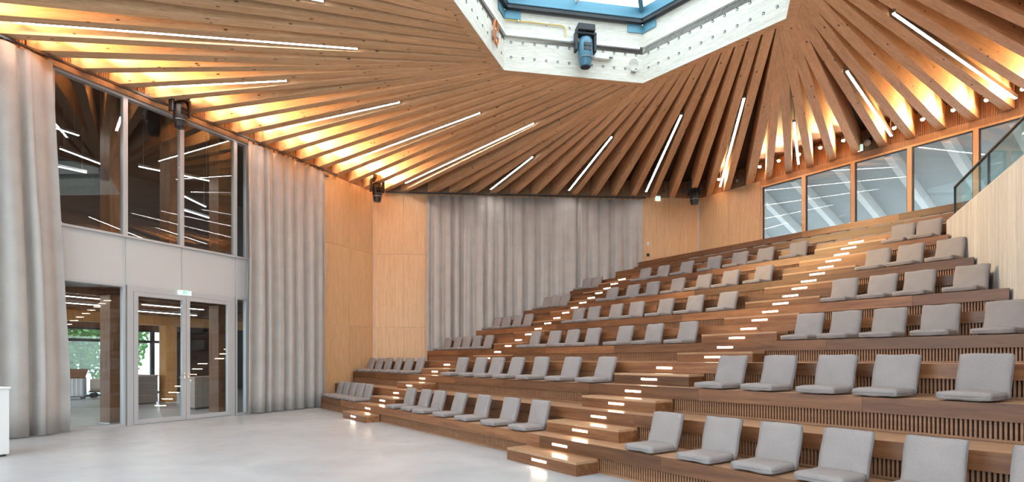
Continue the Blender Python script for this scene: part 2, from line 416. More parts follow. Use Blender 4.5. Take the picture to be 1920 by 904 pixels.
# --- right wall
wr = wallframe(FR, aR, 'wall_right'); struct(wr, 'right wall with pale timber panels and a ribbon of windows')
MB().box(-.1, 1.72 * H, 0, .25, 0, (ZW + .5) * H).build('backing', 'wall_white', wr)
MB().box(1.72 * H, SIDE * H, 0, .25, 4.97 * H, (ZW + .5) * H).build('header', 'wall_white', wr)
MB().box(1.72 * H, SIDE * H, 0, .25, 0, 3.38 * H).build('parapet', 'wall_white', wr)
panels(wr, .03, 1.70, .84); ribs(wr, 0, SIDE)
MB().box(1.70 * H, SIDE * H, -.05, 0, 4.94 * H, 5.07 * H).build('head_trim', 'ribbed', wr)
w4 = wallframe(FR, aR, 'window_4'); struct(w4, 'ribbon windows above the top seating tier')
XR = [1.72 + .985 * k for k in range(7)]; XR[-1] = SIDE - .02
for a, b_ in zip(XR[:-1], XR[1:]):
    frame_box(w4, a * H, b_ * H, 3.38 * H, 4.95 * H, .05, 'frame', 'ply', -.06, .06)
    frame_box(w4, a * H + .05, b_ * H - .05, 3.38 * H + .05, 4.95 * H - .05, .025, 'sash', 'frame_dark', -.02, .03)
    MB().box(a * H + .075, b_ * H - .075, -.004, .008, 3.38 * H + .075, 4.95 * H - .075).build('pane', 'glass', w4)
# --- walls behind the camera: assumed glazing, wall_near's added to light the ceiling
i = 3
w = empty('wall_right_near', V3(CORN[i], 0), R_(ANG[i])); struct(w, 'pale timber panelled wall of the near right side')
MB().box(0, SIDE * H, 0, .25, 0, (ZW + .5) * H).build('backing', 'wall_white', w); panels(w, .03, SIDE - .03, 1.15)
for i, nme, wn in ((4, 'wall_near', 7), (5, 'wall_left_near', 5)):
    x1 = SIDE * H
    w = empty(nme, V3(CORN[i], 0), R_(ANG[i])); struct(w, 'unseen near wall with glazing assumed for daylight')
    for a, b_, z0, z1 in ((0, x1, 0, .15 * H), (0, x1, 4.85 * H, (ZW + .5) * H), (0, .4 * H, .15 * H, 4.85 * H), (x1 - .4 * H, x1, .15 * H, 4.85 * H)):
        MB().box(a, b_, 0, .25, z0, z1).build('wall_block', 'wall_white', w)
    ww = empty('window_%d' % wn, V3(CORN[i], 0), R_(ANG[i])); struct(ww, 'tall assumed window bays of the unseen near facade')
    nb = 6; xs = [.4 * H + (x1 - .8 * H) * k / nb for k in range(nb + 1)]
    for a, b_ in zip(xs[:-1], xs[1:]):
        frame_box(ww, a, b_, .15 * H, 4.85 * H, .05, 'frame', 'frame', .08, .18)
        MB().box(a + .05, b_ - .05, .12, .135, .15 * H + .05, 4.85 * H - .05).build('pane', 'glass_clear', ww)

# ================================================================== SEATING TIERS
RR = .1215                                       # riser of one step
DL = {1: 8.53, 2: 8.02, 3: 7.52, 4: 7.02, 5: 5.9, 6: 5.4, 7: 4.9, 8: 4.4, 9: 3.91, 10: 3.42, 11: 2.94, 12: 2.46, 13: 1.97, 14: 1.48, 15: .10}
aT = -54.9
_P0 = C + dirv(aR) * 4.9 - dirv(aR + 90) * 5.5
def FT2(s, d): return _P0 + dirv(aT) * (s - 4.9) - dirv(aT + 90) * (d - 5.5)
def FT(s, d, z=0.): p = FT2(s, d); return Vector((p.x * H, p.y * H, z * H))
def row_hit(d, q, ang):                          # s where the row line at depth d meets a wall line
    p = FT2(0, d); return isect(p, dirv(aT), q, dirv(ang))
def s_left(d):
    sM = row_hit(d, B - dirv(aM + 90) * .28, aM); sL = row_hit(d, B - dirv(aL + 90) * (.40 if d > 8.2 else .04), aL)
    return max(sM, sL)
WP = FT2(6.29, 2.94)                             # a point of the pale parapet face, parallel to the left wall
def s_right(d, k): return row_hit(d, WP, aL) - .035 if k <= 11 else 7.9
AISLES = [(-.12, 'aisle nearer the tall back curtain'), (4.9, 'aisle nearer the pale board parapet')]
AW = .52
ordn = ['floor', 'first', 'second', 'third', 'fourth', 'fifth', 'sixth', 'seventh', 'eighth', 'ninth', 'tenth', 'eleventh', 'twelfth', 'thirteenth', 'fourteenth']
rz = R_(aT)
hL = 2 * RR * H
for k in range(1, 15):
    d0, d1 = DL[k], DL[k + 1]; dep = (d0 - d1) * H; zt_ = 2 * k * RR * H; zb = zt_ - hL
    sl0, sl1 = s_left(d0), s_left(d1); sr0, sr1 = s_right(d0, k), s_right(d1 + .02, k)
    so_ = 2.0; org = FT(so_, d0); org.z = zb
    what = {4: 'wide walkway tier of oak planks between the lower and the upper seating', 14: 'topmost oak tier below the ribbon windows'}.get(k, '%s oak seating tier up from the concrete floor' % ordn[k])
    t_ = empty('seating_tier', org, rz); tag(t_, what, 'seating tier', 'stepped oak seating tiers')
    X = lambda s: (s - so_) * H
    # dark core
    MB().prism([(X(sl0) + .02, .10), (X(sr0) - .02, .10), (X(sr1) - .02, dep), (X(sl1) + .02, dep)], 0, hL - .036).build('core', 'dark_int', t_)
    # seams
    cuts = [sl0]; x = sl0 + random.uniform(1.0, 1.7)
    while x < sr0 - .7: cuts.append(x); x += random.uniform(1.35, 1.85)
    cuts.append(sr0); g = .0012
    FH = .150
    for n_, (a, b_) in enumerate(zip(cuts[:-1], cuts[1:])):
        last = n_ == len(cuts) - 2
        a1 = sl1 if n_ == 0 else a; b1 = sr1 if last else b_
        if a1 > b1 - .05: continue
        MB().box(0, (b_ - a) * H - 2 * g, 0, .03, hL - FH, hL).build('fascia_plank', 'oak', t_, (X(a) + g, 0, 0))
    off = random.uniform(.3, .6); cuts2 = [sl0] + [c + off for c in cuts[1:-1] if c + off < sr0 - .4] + [sr0]
    for n_, (a, b_) in enumerate(zip(cuts2[:-1], cuts2[1:])):
        last = n_ == len(cuts2) - 2
        a1 = sl1 if n_ == 0 else a; b1 = sr1 if last else b_
        xa, xb, xa1, xb1 = X(a) - X(a), X(b_) - X(a), X(a1) - X(a), X(b1) - X(a)
        if xa1 > xb - .05: xa1 = xb - .05
        MB().prism([(xa + g, .031), (xb - g, .031), (xb1 - g, dep), (xa1 + g, dep)], hL - .035, hL).build('tread_plank', 'oak_tread', t_, (X(a), 0, 0))
    # grille between the aisles
    segs = []; lo_ = sl0
    for c, _n in AISLES:
        if c - AW > lo_: segs.append((lo_, c - AW))
        lo_ = c + AW
    segs.append((lo_, sr0))
    mb = MB()
    for a, b_ in segs:
        if b_ - a < .1: continue
        x = X(a) + .01
        while x < X(b_) - .02: mb.box(x, x + .0175, .030, .056, .024, hL - FH); x += .034
        mb.box(X(a), X(b_), .024, .06, 0, .024)
    stuff(mb.build('slat_grille', 'oak_grille', t_))
    mb2 = MB()
    for c, _n in AISLES:
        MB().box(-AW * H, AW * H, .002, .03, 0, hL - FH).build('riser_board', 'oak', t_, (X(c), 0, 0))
        if k <= 12:
            MB().box(-.145, .145, -.004, .004, -.013, .013).build('step_light', 'step_led', t_, (X(c), 0, hL - RR * H / 2))
    # end cheek
    MB().box(0, .025, .0, .10, 0, hL - FH).build('end_panel', 'oak', t_, (X(sl0), 0, 0))
# half-height step blocks in the two aisles
for c, nme in AISLES:
    for k in range(0, 12):
        dfr = DL[k + 1] + .25; o_ = FT(c, dfr, 2 * k * RR)
        b_ = empty('step_block', o_, rz)
        where = 'on the concrete floor' if k == 0 else ('on the wide walkway tier' if k == 4 else 'on the %s seating tier' % ordn[k])
        tag(b_, 'lit oak step block %s, %s' % (where, nme), 'step', 'oak step blocks of the seating aisles')
        w_, d_, h_ = AW * H, .25 * H - .002, RR * H
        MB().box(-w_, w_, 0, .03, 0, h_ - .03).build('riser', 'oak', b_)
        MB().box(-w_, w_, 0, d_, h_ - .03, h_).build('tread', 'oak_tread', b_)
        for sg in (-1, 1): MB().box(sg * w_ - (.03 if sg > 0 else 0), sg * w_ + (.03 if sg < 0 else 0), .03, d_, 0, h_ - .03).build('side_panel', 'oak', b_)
        MB().box(-.145, .145, -.004, .004, -.013, .013).build('step_light', 'step_led', b_, (0, 0, h_ / 2))

# ================================================================== PALE PARAPET AND GLASS RAIL
ZP = 24 * RR - .01
pl = empty('parapet_wall', (WP.x * H, WP.y * H, 0), R_(aL + 180))       # x towards the camera, y into the platform
tag(pl, 'pale whitewashed board wall closing the ends of the seating tiers', 'wall')
X0, X1 = -.26 * H, 7.4 * H
MB().box(X0, X1, .03, .22, 0, ZP * H - .02).build('core', 'wall_white', pl)
x = X0; j = 0
while x < X1 - .01:
    wv = .165; x2 = min(x + wv, X1)
    MB().box(x + .0015, x2 - .0015, 0, .03, 0, ZP * H - .02).build('board', 'pale_board', pl, (0, 0, 0)); x = x2
MB().box(X0, X1, 0, .22, ZP * H - .02, ZP * H).build('coping', 'pale_board', pl)
MB().box(X0 - .03, X0, 0, .22, 0, ZP * H).build('end_board', 'pale_board', pl)
struct(MB().box(X0 + .02, X1, .23, 3.0 * H, ZP * H - .3, ZP * H - .03).build('floor_platform', 'oak_tread', None, pl.location, R_(aL + 180)))
gr_ = empty('glass_balustrade', (WP.x * H, WP.y * H, ZP * H), R_(aL + 180)); tag(gr_, 'clear glass balustrade with thin black rail on the pale board wall', 'railing')
hg = .43 * H
xs = [X0 + .06, X0 + 1.45 * H, X0 + 2.9 * H, X0 + 4.35 * H, X0 + 5.8 * H]
for a, b2 in zip(xs[:-1], xs[1:]): MB().box(a + .012, b2 - .012, .10, .115, .0, hg - .012).build('glass_panel', 'glass_rail', gr_)
for a in xs: MB().box(a - .011, a + .011, .092, .123, 0, hg - .012).build('joint_post', 'black', gr_)
MB().box(xs[0] - .011, xs[-1] + .011, .088, .127, hg - .012, hg + .012).build('top_rail', 'black', gr_)

# ================================================================== CUSHIONS
def pad_mesh(name, w, d, t, seed, mat='cushion', n=9):
    rnd = random.Random(seed); ph = [rnd.uniform(0, 6.3) for _ in range(8)]; fr = [rnd.uniform(14, 30) for _ in range(4)]
    v = []; f = []; idx = {}
    def key(i, j, k):
        q = (i, j, k)
        if q not in idx:
            x, y, z = (i / n - .5), (j / n - .5), (k / 3 - .5)
            rr = .016; px, py, pz = x * w, y * d, z * t
            ix = max(-w / 2 + rr, min(w / 2 - rr, px)); iy = max(-d / 2 + rr, min(d / 2 - rr, py)); iz = max(-t / 2 + rr, min(t / 2 - rr, pz))
            dv = Vector((px - ix, py - iy, pz - iz))
            if dv.length > rr: dv = dv.normalized() * rr
            p = Vector((ix, iy, iz)) + dv
            bul = (1 - (2 * x) ** 2) * (1 - (2 * y) ** 2)
            wr_ = .0028 * math.sin(px * fr[0] + ph[0] + 2 * math.sin(py * fr[1] + ph[1])) + .0022 * math.sin(py * fr[2] + ph[2] + 1.5 * math.sin(px * fr[3] + ph[3]))
            p.z += (z * 2) * (bul * (.012 if z > 0 else .001) + wr_ * (1 - abs(2 * x) ** 6))
            e = abs(2 * x) ** 4 + abs(2 * y) ** 4
            p.x += .003 * math.sin(py * 20 + ph[4]) * e; p.y += .003 * math.sin(px * 20 + ph[5]) * e
            idx[q] = len(v); v.append(tuple(p))
        return idx[q]
    for i in range(n):
        for j in range(n):
            f.append((key(i, j, 3), key(i + 1, j, 3), key(i + 1, j + 1, 3), key(i, j + 1, 3)))
            f.append((key(i, j, 0), key(i, j + 1, 0), key(i + 1, j + 1, 0), key(i + 1, j, 0)))
        for k in range(3):
            f.append((key(i, 0, k), key(i + 1, 0, k), key(i + 1, 0, k + 1), key(i, 0, k + 1)))
            f.append((key(i, n, k), key(i, n, k + 1), key(i + 1, n, k + 1), key(i + 1, n, k)))
            f.append((key(0, i, k), key(0, i, k + 1), key(0, i + 1, k + 1), key(0, i + 1, k)))
            f.append((key(n, i, k), key(n, i + 1, k), key(n, i + 1, k + 1), key(n, i, k + 1)))
    me = bpy.data.meshes.new(name); me.from_pydata(v, [], f); me.materials.append(MATS[mat]); me.polygons.foreach_set('use_smooth', [True] * len(f)); me.update()
    return me
def pipe_mesh(name, w, d):
    r = .03; pts = []
    for cx_, cy_, a0 in ((w / 2 - r, d / 2 - r, 0), (-w / 2 + r, d / 2 - r, 90), (-w / 2 + r, -d / 2 + r, 180), (w / 2 - r, -d / 2 + r, 270)):
        for s_ in (0, 45, 90): pts.append((cx_ + r * math.cos(R_(a0 + s_)), cy_ + r * math.sin(R_(a0 + s_)), 0))
    mb = MB(); mb.sm = True; mb.tube(pts, .004, 5, True); return mb.mesh(name, 'piping')
CWd, CDp, CTh, CBk = .405, .40, .074, .42
seat_me = [pad_mesh('seat_pad', CWd, CDp, CTh, 10 + q) for q in range(5)]
back_me = [pad_mesh('back_pad', CWd, CBk, CTh, 30 + q) for q in range(5)]
pp_s = pipe_mesh('piping', CWd + .002, CDp + .002); pp_b = pipe_mesh('piping', CWd + .002, CBk + .002)
ROWS = {
 1: ([-3.0, -2.5, -2.0, -1.5, -.92], [.87, 1.39, 1.84, 2.42, 3.02, 3.63, 4.2], [5.92, 6.46, 6.92, 7.36, 7.84, 8.33]),
 3: ([-3.42, -2.92, -2.42, -1.92, -1.39, -.88], [.76, 1.34, 1.83, 2.34, 2.93, 3.56, 4.16], [5.86, 6.33, 6.83, 7.25, 7.78]),
 5: ([-2.8, -2.36, -1.93, -1.49, -.95], [.68, 1.25, 1.73, 2.25, 2.95, 3.53, 4.13], [5.78, 6.18, 6.60, 7.04, 7.5]),
 7: ([-2.31, -1.86, -1.35, -.88], [.77, 1.21, 1.79, 2.30, 2.91, 3.49, 4.07], [5.72, 6.14, 6.53, 6.97]),
 9: ([-1.95, -1.42, -.92], [.72, 1.28, 1.78, 2.37, 2.92, 3.46, 4.04], [5.69, 6.07, 6.49]),
 11: ([-1.40, -.94], [.74, 1.23, 1.82, 2.46, 3.02, 3.51, 4.09], [5.66, 6.05])}
rown = {1: 'lowest', 3: 'second', 5: 'third', 7: 'fourth', 9: 'fifth', 11: 'sixth'}
secn = ['between the tall back curtain and the first aisle', 'between the two lit aisles', 'between the far aisle and the pale board wall']
posn = ['first', 'second', 'third', 'fourth', 'fifth', 'sixth', 'seventh']
rc = random.Random(3)
for k, secs in ROWS.items():
    for si, lst in enumerate(secs):
        lim = s_left(DL[k]) + .18 if k == 1 else s_left(DL[k] - .36) + .20; lst = [q - .035 for q in lst]
        if lst[0] < lim: lst = [lim + (lst[-1] - lim) * q / max(1, len(lst) - 1) for q in range(len(lst))]
            
        if si == 0 and len(lst) > 1 and lst[1] - lst[0] < .335: lst = [-.818 - .33 * (len(lst) - 1 - q) for q in range(len(lst))]
        if si == 2:
            mx = s_right(DL[k] - .30, k) - .165; lst = [min(q, mx) for q in lst]
            for q in range(len(lst) - 2, -1, -1): lst[q] = min(lst[q], lst[q + 1] - .332)
        for j, s_ in enumerate(lst):
            o_ = FT(s_, DL[k], 2 * k * RR)
            ang = rz + R_(rc.uniform(-2.5, 2.5))
            t_ = empty('seat_cushion', o_, ang)
            tag(t_, 'grey cushion seat, %s %s, %s cushioned row' % (posn[j], ('from the curtained wall', 'past the curtain-side aisle', 'past the parapet-side aisle')[si], rown[k]), 'cushion', 'grey cushion seats on the tiers')
            dy = rc.uniform(-.015, .02)
            a_ = link('seat_pad', seat_me[rc.randrange(5)], t_, (0, CDp / 2 - .005 + dy, CTh / 2 + .010), R_(rc.uniform(-2, 2)))
            link('piping', pp_s, a_)
            tilt = R_(rc.uniform(71, 76)); yb = CDp - .03
            b_ = link('back_pad', back_me[rc.randrange(5)], t_)
            yc = yb + math.cos(tilt) * CBk / 2 + math.sin(tilt) * CTh / 2 - .012; zc = math.sin(tilt) * CBk / 2 + math.cos(tilt) * CTh / 2 + .006
            b_.location = (rc.uniform(-.01, .01), yc, zc); b_.rotation_euler = (tilt, 0, R_(rc.uniform(-2, 2)))
            link('piping', pp_b, b_)
flat = [1.39, 1.79, 2.14, 2.49, 2.90, 3.28, 3.67, 4.02, 4.36, 4.66, 5.01, 5.35, 5.67, 5.98, 6.32]
for k, gname in ((13, 'topmost cushioned tier'), (12, 'tier just below the topmost cushions')):
    for j, s_ in enumerate(flat):
        if k == 12 and (j < 1): continue
        t_ = link('flat_cushion', seat_me[j % 5], None, FT(s_, DL[k] - .26, 2 * k * RR) + Vector((0, 0, CTh * .36 + .008)), rz + R_(rc.uniform(-2, 2))); t_.scale = (.92, .95, .72)
        tag(t_, 'flat grey cushion, %s from the panelled corner, on the %s' % (ordn[j + 1] if j < 14 else 'fifteenth', gname), 'cushion', 'flat cushions on the ' + gname)
        link('piping', pp_s, t_)

# ================================================================== CURTAINS
def curtain(name, fn, ang, x0, x1, y, z0, z1, seed, label, flare=0., fold=.17):
    rnd = random.Random(seed); W = (x1 - x0) * H; n = int(W / .018); nz = 14; zz0, zz1 = z0 * H, z1 * H
    # fold phases along the width
    ph = 0.; prof = []
    steps = []
    x = 0.
    while x < W + 1: f_ = fold * rnd.uniform(.65, 1.45); steps.append((x, f_, rnd.uniform(.7, 1.25), rnd.uniform(-1, 1))); x += f_
    def fld(x):
        for q, (a, f_, am, dr_) in enumerate(steps):
            if a <= x < a + f_: break
        u = (x - a) / f_; return (-1 + 2 * math.exp(-((u - .5) / .19) ** 2) + .12 * math.sin(2 * math.pi * u)) * am, dr_
    v = []; fc = []
    for iz in range(nz + 1):
        tz = iz / nz; z = zz0 + (zz1 - zz0) * tz; lowf = 1 - tz
        for ix in range(n + 1):
            x = W * ix / n; s_, dr_ = fld(x + .008 * math.sin(1.3 * z + seed) * lowf)
            amp = (.034 + .04 * min(1, lowf * 2.2)) * (fold / .30) ** .5
            yy = s_ * amp + .012 * math.sin(x * 2.1 + seed + z * .6)
            xx = x + dr_ * .012 * lowf + flare * H * (x / W) * min(1, lowf * 1.2)
            v.append((xx, yy, z))
    for iz in range(nz):
        for ix in range(n): a = iz * (n + 1) + ix; fc.append((a, a + 1, a + n + 2, a + n + 1))
    me = bpy.data.meshes.new(name); me.from_pydata(v, [], fc); me.materials.append(MATS['curtain']); me.polygons.foreach_set('use_smooth', [True] * len(fc))
    e_ = empty('curtain', fn(x0, y, 0), R_(ang)); tag(e_, label, 'curtain')
    o_ = link('cloth', me, e_); so2 = o_.modifiers.new('thick', 'SOLIDIFY'); so2.thickness = .004
    mb = MB(); x = .04
    while x < W: mb.box(x - .006, x + .006, -.012, .012, zz1, zz1 + .044); x += fold * .5
    stuff(mb.build('gliders', 'black', e_))
    return e_
curtain('curtain', FL, aL, -8.05, -6.72, -.20, .012, 5.0, 1, 'grey pleated floor-length curtain between the white plinth and the fixed pane', .20, .42)
curtain('curtain', FL, aL, -3.66, -1.74, -.16, .012, 5.0, 2, 'grey pleated floor-length curtain between the double door and timber panels', .02, .31)
curtain('curtain', FM, aM, 1.33, 6.66, -.117, .012, 4.99, 3, 'wide grey pleated curtain across the back wall behind the tiers', .0, .37)
def rail(fn, ang, x0, x1, y, z, label):
    e_ = empty('curtain_rail', fn(x0, y, z), R_(ang)); tag(e_, label, 'curtain rail'); L_ = (x1 - x0) * H
    MB().box(0, L_, -.02, .02, 0, .04).build('track', 'frame_dark', e_)
    x = .2
    while x < L_: MB().box(x - .02, x + .02, -.012, .14, .04, .055).build('bracket', 'frame_dark', e_); x += 1.6
rail(FL, aL, -8.1, -1.4, -.19, 5.035, 'dark curtain track along the glazed left wall')
rail(FM, aM, .35, 6.75, -.117, 5.03, 'dark curtain track along the back wall')

# ================================================================== LAMPS
F1 = {2.5: .44, 6.5: .58, 10.5: .68, 14.5: .70}
secname = {0: 'above the glazed left wall', 1: 'above the back curtain', 2: 'above the ribbon windows', 3: 'above the near right facade', 4: 'above the near facade', 5: 'above the near left facade'}
bayname = {2.5: 'shortest', 6.5: 'second shortest', 10.5: 'second longest', 14.5: 'longest'}
for i in (5, 0, 1, 2, 3, 4):
    for k in (2.5, 6.5, 10.5, 14.5):
        w, q, z, jk = bay_line(i, k)
        l0, l1 = LAN[i % 6], LAN[(i + 1) % 6]; tgt = l0 + (l1 - l0) * ((k - 4) / 12.)
        p0 = w + (tgt - w) * .08; p1 = w + (tgt - w) * F1[k]; d = p1 - p0; L_ = d.length * H; an = math.atan2(d.y, d.x)
        zl0, zl1 = ZW + (.10 if i in (0, 5) else .0), ZW + (ZL - ZW) * F1[k] + .015; L_ = math.hypot(L_, (zl1 - zl0) * H)
        e_ = empty('linear_lamp', V3(p0, zl0), an); e_.rotation_euler = (0, -math.atan2((zl1 - zl0) * H, d.length * H), an); tag(e_, '%s slim linear lamp glowing between the beams %s' % (bayname[k], secname[i]), 'lamp', 'linear lamps between the ceiling beams')
        MB().box(0, L_, -.024, .024, .012, .075).box(0, L_, -.032, -.024, -.006, .075).box(0, L_, .024, .032, -.006, .075).build('housing', 'steel', e_)
        MB().box(.004, L_ - .004, -.0238, .0238, .004, .0118).build('diffuser', 'led', e_)
        for x in (.12, L_ - .12): MB().tube([(x, 0, .075), (x, 0, .60)], .005, 6).build('hanger', 'steel', e_)
def spot_lamp(i, k, power, label, zo=.27):
    w, q, z, jk = bay_line(i, k); d = (q - w).normalized()
    p = w + d * .24; an = math.atan2(d.y, d.x)
    e_ = empty('spot_lamp', V3(p, ZW + zo), an); tag(e_, label, 'lamp', 'small warm spot lamps in the beam bays')
    MB().tube([(-.07, 0, .02), (.0, 0, 0)], [.034, .048], 12).build('housing', 'black', e_)
    MB().tube([(.0, 0, 0), (.006, 0, 0)], .040, 12).build('bulb', 'bulb', e_)
    MB().tube([(-.06, 0, .02), (-.06, 0, (.41 - zo) * H)], .006, 6).build('stem', 'black', e_)
    l = bpy.data.lights.new('spot_light', 'SPOT'); l.energy = power; l.color = (1, .67, .29); l.spot_size = R_(62); l.spot_blend = 1.; l.shadow_soft_size = .03
    lo_ = bpy.data.objects.new('spot_light', l); col.objects.link(lo_); lo_.parent = e_; lo_.location = (.02, 0, 0); lo_.rotation_euler = (R_(90 + 3), 0, R_(-90))
for k in list(range(-2, 14)):
    if k >= 0: spot_lamp(0, k + .5, 300 if k % 4 == 2 else 640, 'small warm spot lamp, %s beam bay from the curtained pier, above the glazed wall' % ordn[k + 1])
[spot_lamp(5, q + .5, 280 if q == 14 else 600, 'small warm spot lamp in the beam bay above the white plinth') for q in (13, 14, 15)]
spot_lamp(1, 14.5, 230, 'small warm spot lamp at the corner beside the black moving light')
for k in (0, 1, 2, 3, 4, 6, 7, 8, 9, 10, 11): spot_lamp(2, k + .5, 260 if k % 4 == 2 else 430, 'small warm spot lamp, %s beam bay from the timber corner, above the ribbon windows' % ordn[k + 1], .21 if k >= 6 else .27)

for k in (11.5, 12.5, 15.5):
    i_ = 2 if k == 5.5 else 1
    w, q, z, jk = bay_line(i_, k); d = (q - w).normalized(); p = w + d * .22; an = math.atan2(d.y, d.x)
    e_ = empty('off_spotlight', V3(p, ZW + .12), an)
    tag(e_, {5.5: 'small unlit black spot lamp in the dark bay above the windows', 11.5: 'small unlit black spot lamp above the curtain end by the exit sign', 12.5: 'small unlit black spot lamp above the small exit sign on timber panels', 15.5: 'small unlit black spot lamp in dark bay beside the corner'}[k], 'lamp', 'unlit black spot lamps')
    MB().tube([(-.09, 0, .02), (.04, 0, -.02)], [.045, .055], 14).build('housing', 'black', e_)
    MB().tube([(.04, 0, -.02), (.045, 0, -.0215)], .045, 14).build('lens', 'lens', e_)
    MB().tube([(-.03, 0, .04), (-.03, 0, .31)], .008, 6).build('stem', 'black', e_)

# moving lights
def moving_light(p, rzd, label, body='black', yoke='black', sc=1., top=None, tilt=0., wallmount=False):
    e_ = empty('moving_light', p, R_(rzd)); tag(e_, label, 'stage light')
    s1 = sc
    MB().box(-.17 * s1, .17 * s1, -.13 * s1, .13 * s1, .22 * s1, .36 * s1).build('base', yoke, e_, bevel=.02 * s1)
    mb = MB()
    for sg in (-1, 1): mb.box(sg * .185 * s1 - .028 * s1, sg * .185 * s1 + .028 * s1, -.07 * s1, .07 * s1, -.14 * s1, .23 * s1)
    mb.box(-.21 * s1, .21 * s1, -.08 * s1, .08 * s1, .17 * s1, .23 * s1)
    mb.build('yoke', yoke, e_, bevel=.015 * s1)
    hd = MB(); hd.sm = True
    prof = [(.20, .06), (.19, .11), (.10, .135), (-.10, .145), (-.24, .125), (-.33, .105), (-.35, .10)]
    hd.tube([(0, 0, a * s1) for a, _ in prof], [r * s1 for _, r in prof], 20)
    h_ = hd.build('head', body, e_); h_.location = (0, -.02 * s1, -.08 * s1); h_.rotation_euler = (tilt, 0, 0)
    MB().tube([(0, 0, -.35 * s1), (0, 0, -.356 * s1)], .085 * s1, 20).build('lens', 'lens', h_)
    mb = MB()
    for z in (-.06, .02): mb.box(-.07 * s1, .07 * s1, -.150 * s1, -.12 * s1, (z - .03) * s1, (z + .03) * s1)
    mb.build('vent', 'black_gloss', h_)
    MB().tube([(.147 * s1 * math.cos(R_(a)), .147 * s1 * math.sin(R_(a)), -.20 * s1) for a in range(200, 341, 20)], .008 * s1, 6).build('trim_ring', 'steel', h_)
    mb = MB()
    if wallmount: mb.box(-.06, .06, .13 * s1, wallmount, .24 * s1, .34 * s1)
    else:
        for sg in (-1, 1): mb.box(sg * .09 - .02, sg * .09 + .02, -.025, .025, .36 * s1, .36 * s1 + top)
    mb.build('clamp', 'black', e_)
    return e_
def pix(u, v, y): return Vector(((u - CX) / F * y * H, y * H, H + (CY - v) / F * y * H))
moving_light(pix(337, 203, 9.0), aL, 'black moving stage light hanging in front of the upper windows', sc=1.0, top=.12)
moving_light(pix(707, 352, 13.1), 30, 'black moving stage light at the timber corner nearest the double door', sc=1.05, top=.12)
moving_light(pix(1302, 358, 13.6), -25, 'black moving stage light at the timber corner nearest the ribbon windows', sc=1.05, top=.05)
# lantern furniture on the face opposite the camera
li = 0; a0, a1 = LAN[0], LAN[1]; eang = math.degrees(math.atan2((a1 - a0).y, (a1 - a0).x)); EL = (a1 - a0).length * H
def lanp(x, y, z):       # metres along the face from its left corner, y outwards, z above the ring
    d = dirv(eang); n = dirv(eang + 90); return Vector((a0.x * H + d.x * x + n.x * y, a0.y * H + d.y * x + n.y * y, ZL * H + z))
ml = moving_light(lanp(EL * .548, -.24, .50), eang, 'teal grey moving light bracketed to the white lantern wall', body='teal_body', yoke='black', sc=1.08, wallmount=.25)
e_ = empty('wall_trunking', lanp(0, 0, .69), R_(eang)); tag(e_, 'slim white cable trunking along the lantern wall', 'trunking')
MB().box(.03, EL - .08, -.045, -.002, -.035, .035).build('duct', 'white', e_); MB().box(.03, EL - .08, -.05, -.045, -.035, -.02).build('lip', 'steel', e_)
e_ = empty('conduit', lanp(0, 0, 0), R_(eang)); tag(e_, 'thin yellow conduit bending down beside the teal moving light', 'conduit')
MB().tube([(.04, -.03, .98), (EL * .40, -.03, .98), (EL * .42, -.03, .96), (EL * .43, -.03, .90), (EL * .43, -.03, .74)], .012, 8).build('pipe', 'yellow', e_)
mb = MB(); [mb.box(x - .012, x + .012, -.04, -.002, .96, 1.0) for x in (.3, .9, 1.4)]; mb.build('clips', 'steel', e_)
e_ = empty('cable_coil', lanp(EL - .22, -.03, .30), R_(eang)); tag(e_, 'white cable coiled in a ring at the lantern corner', 'cable')
MB().tube([(.13 * math.cos(R_(a)), -.012 * (a / 360 % 3), .13 * math.sin(R_(a))) for a in range(0, 1080, 20)], .008, 6).build('loops', 'white', e_)
MB().box(-.05, .05, -.03, .03, -.14, -.11).build('hook', 'steel', e_)
e_ = empty('junction_box', lanp(EL * .63, 0, .37), R_(eang)); tag(e_, 'white junction box with round cap below the teal moving light', 'junction box')
MB().box(0, .33, -.09, -.002, -.02, .10).build('body', 'white', e_, bevel=.008); MB().tube([(-.12, -.002, .0), (-.12, -.10, .0)], .09, 20).build('cap', 'white', e_)
MB().tube([(.33, -.05, .05), (.42, -.05, .05)], .03, 12).build('gland', 'steel', e_)
# second face: coiled orange cable
q0, q1 = LAN[5], LAN[0]; qa = math.degrees(math.atan2((q1 - q0).y, (q1 - q0).x)); QL = (q1 - q0).length * H
def qp(x, y, z): d = dirv(qa); n = dirv(qa + 90); return Vector((q0.x * H + d.x * x + n.x * y, q0.y * H + d.y * x + n.y * y, ZL * H + z))
e_ = empty('cable_coil', qp(QL - .62, -.05, .38), R_(qa)); tag(e_, 'orange cable looped on a hook on the white lantern wall', 'cable')
MB().tube([(.11 * math.cos(R_(a)) + .0, -.012 * (a / 360 % 3), .24 * math.sin(R_(a))) for a in range(0, 1080, 20)], .010, 6).build('loops', 'orange_cable', e_)
MB().box(-.06, .06, -.04, .05, -.10, .02).build('hook', 'steel', e_)
e_ = empty('cable_tray', qp(0, 0, .69), R_(qa)); tag(e_, 'slim white cable tray running to the lantern corner', 'trunking')
MB().box(.05, QL - .03, -.045, -.002, -.035, .035).build('duct', 'white', e_); MB().box(.05, QL - .03, -.05, -.045, -.035, -.02).build('lip', 'steel', e_)

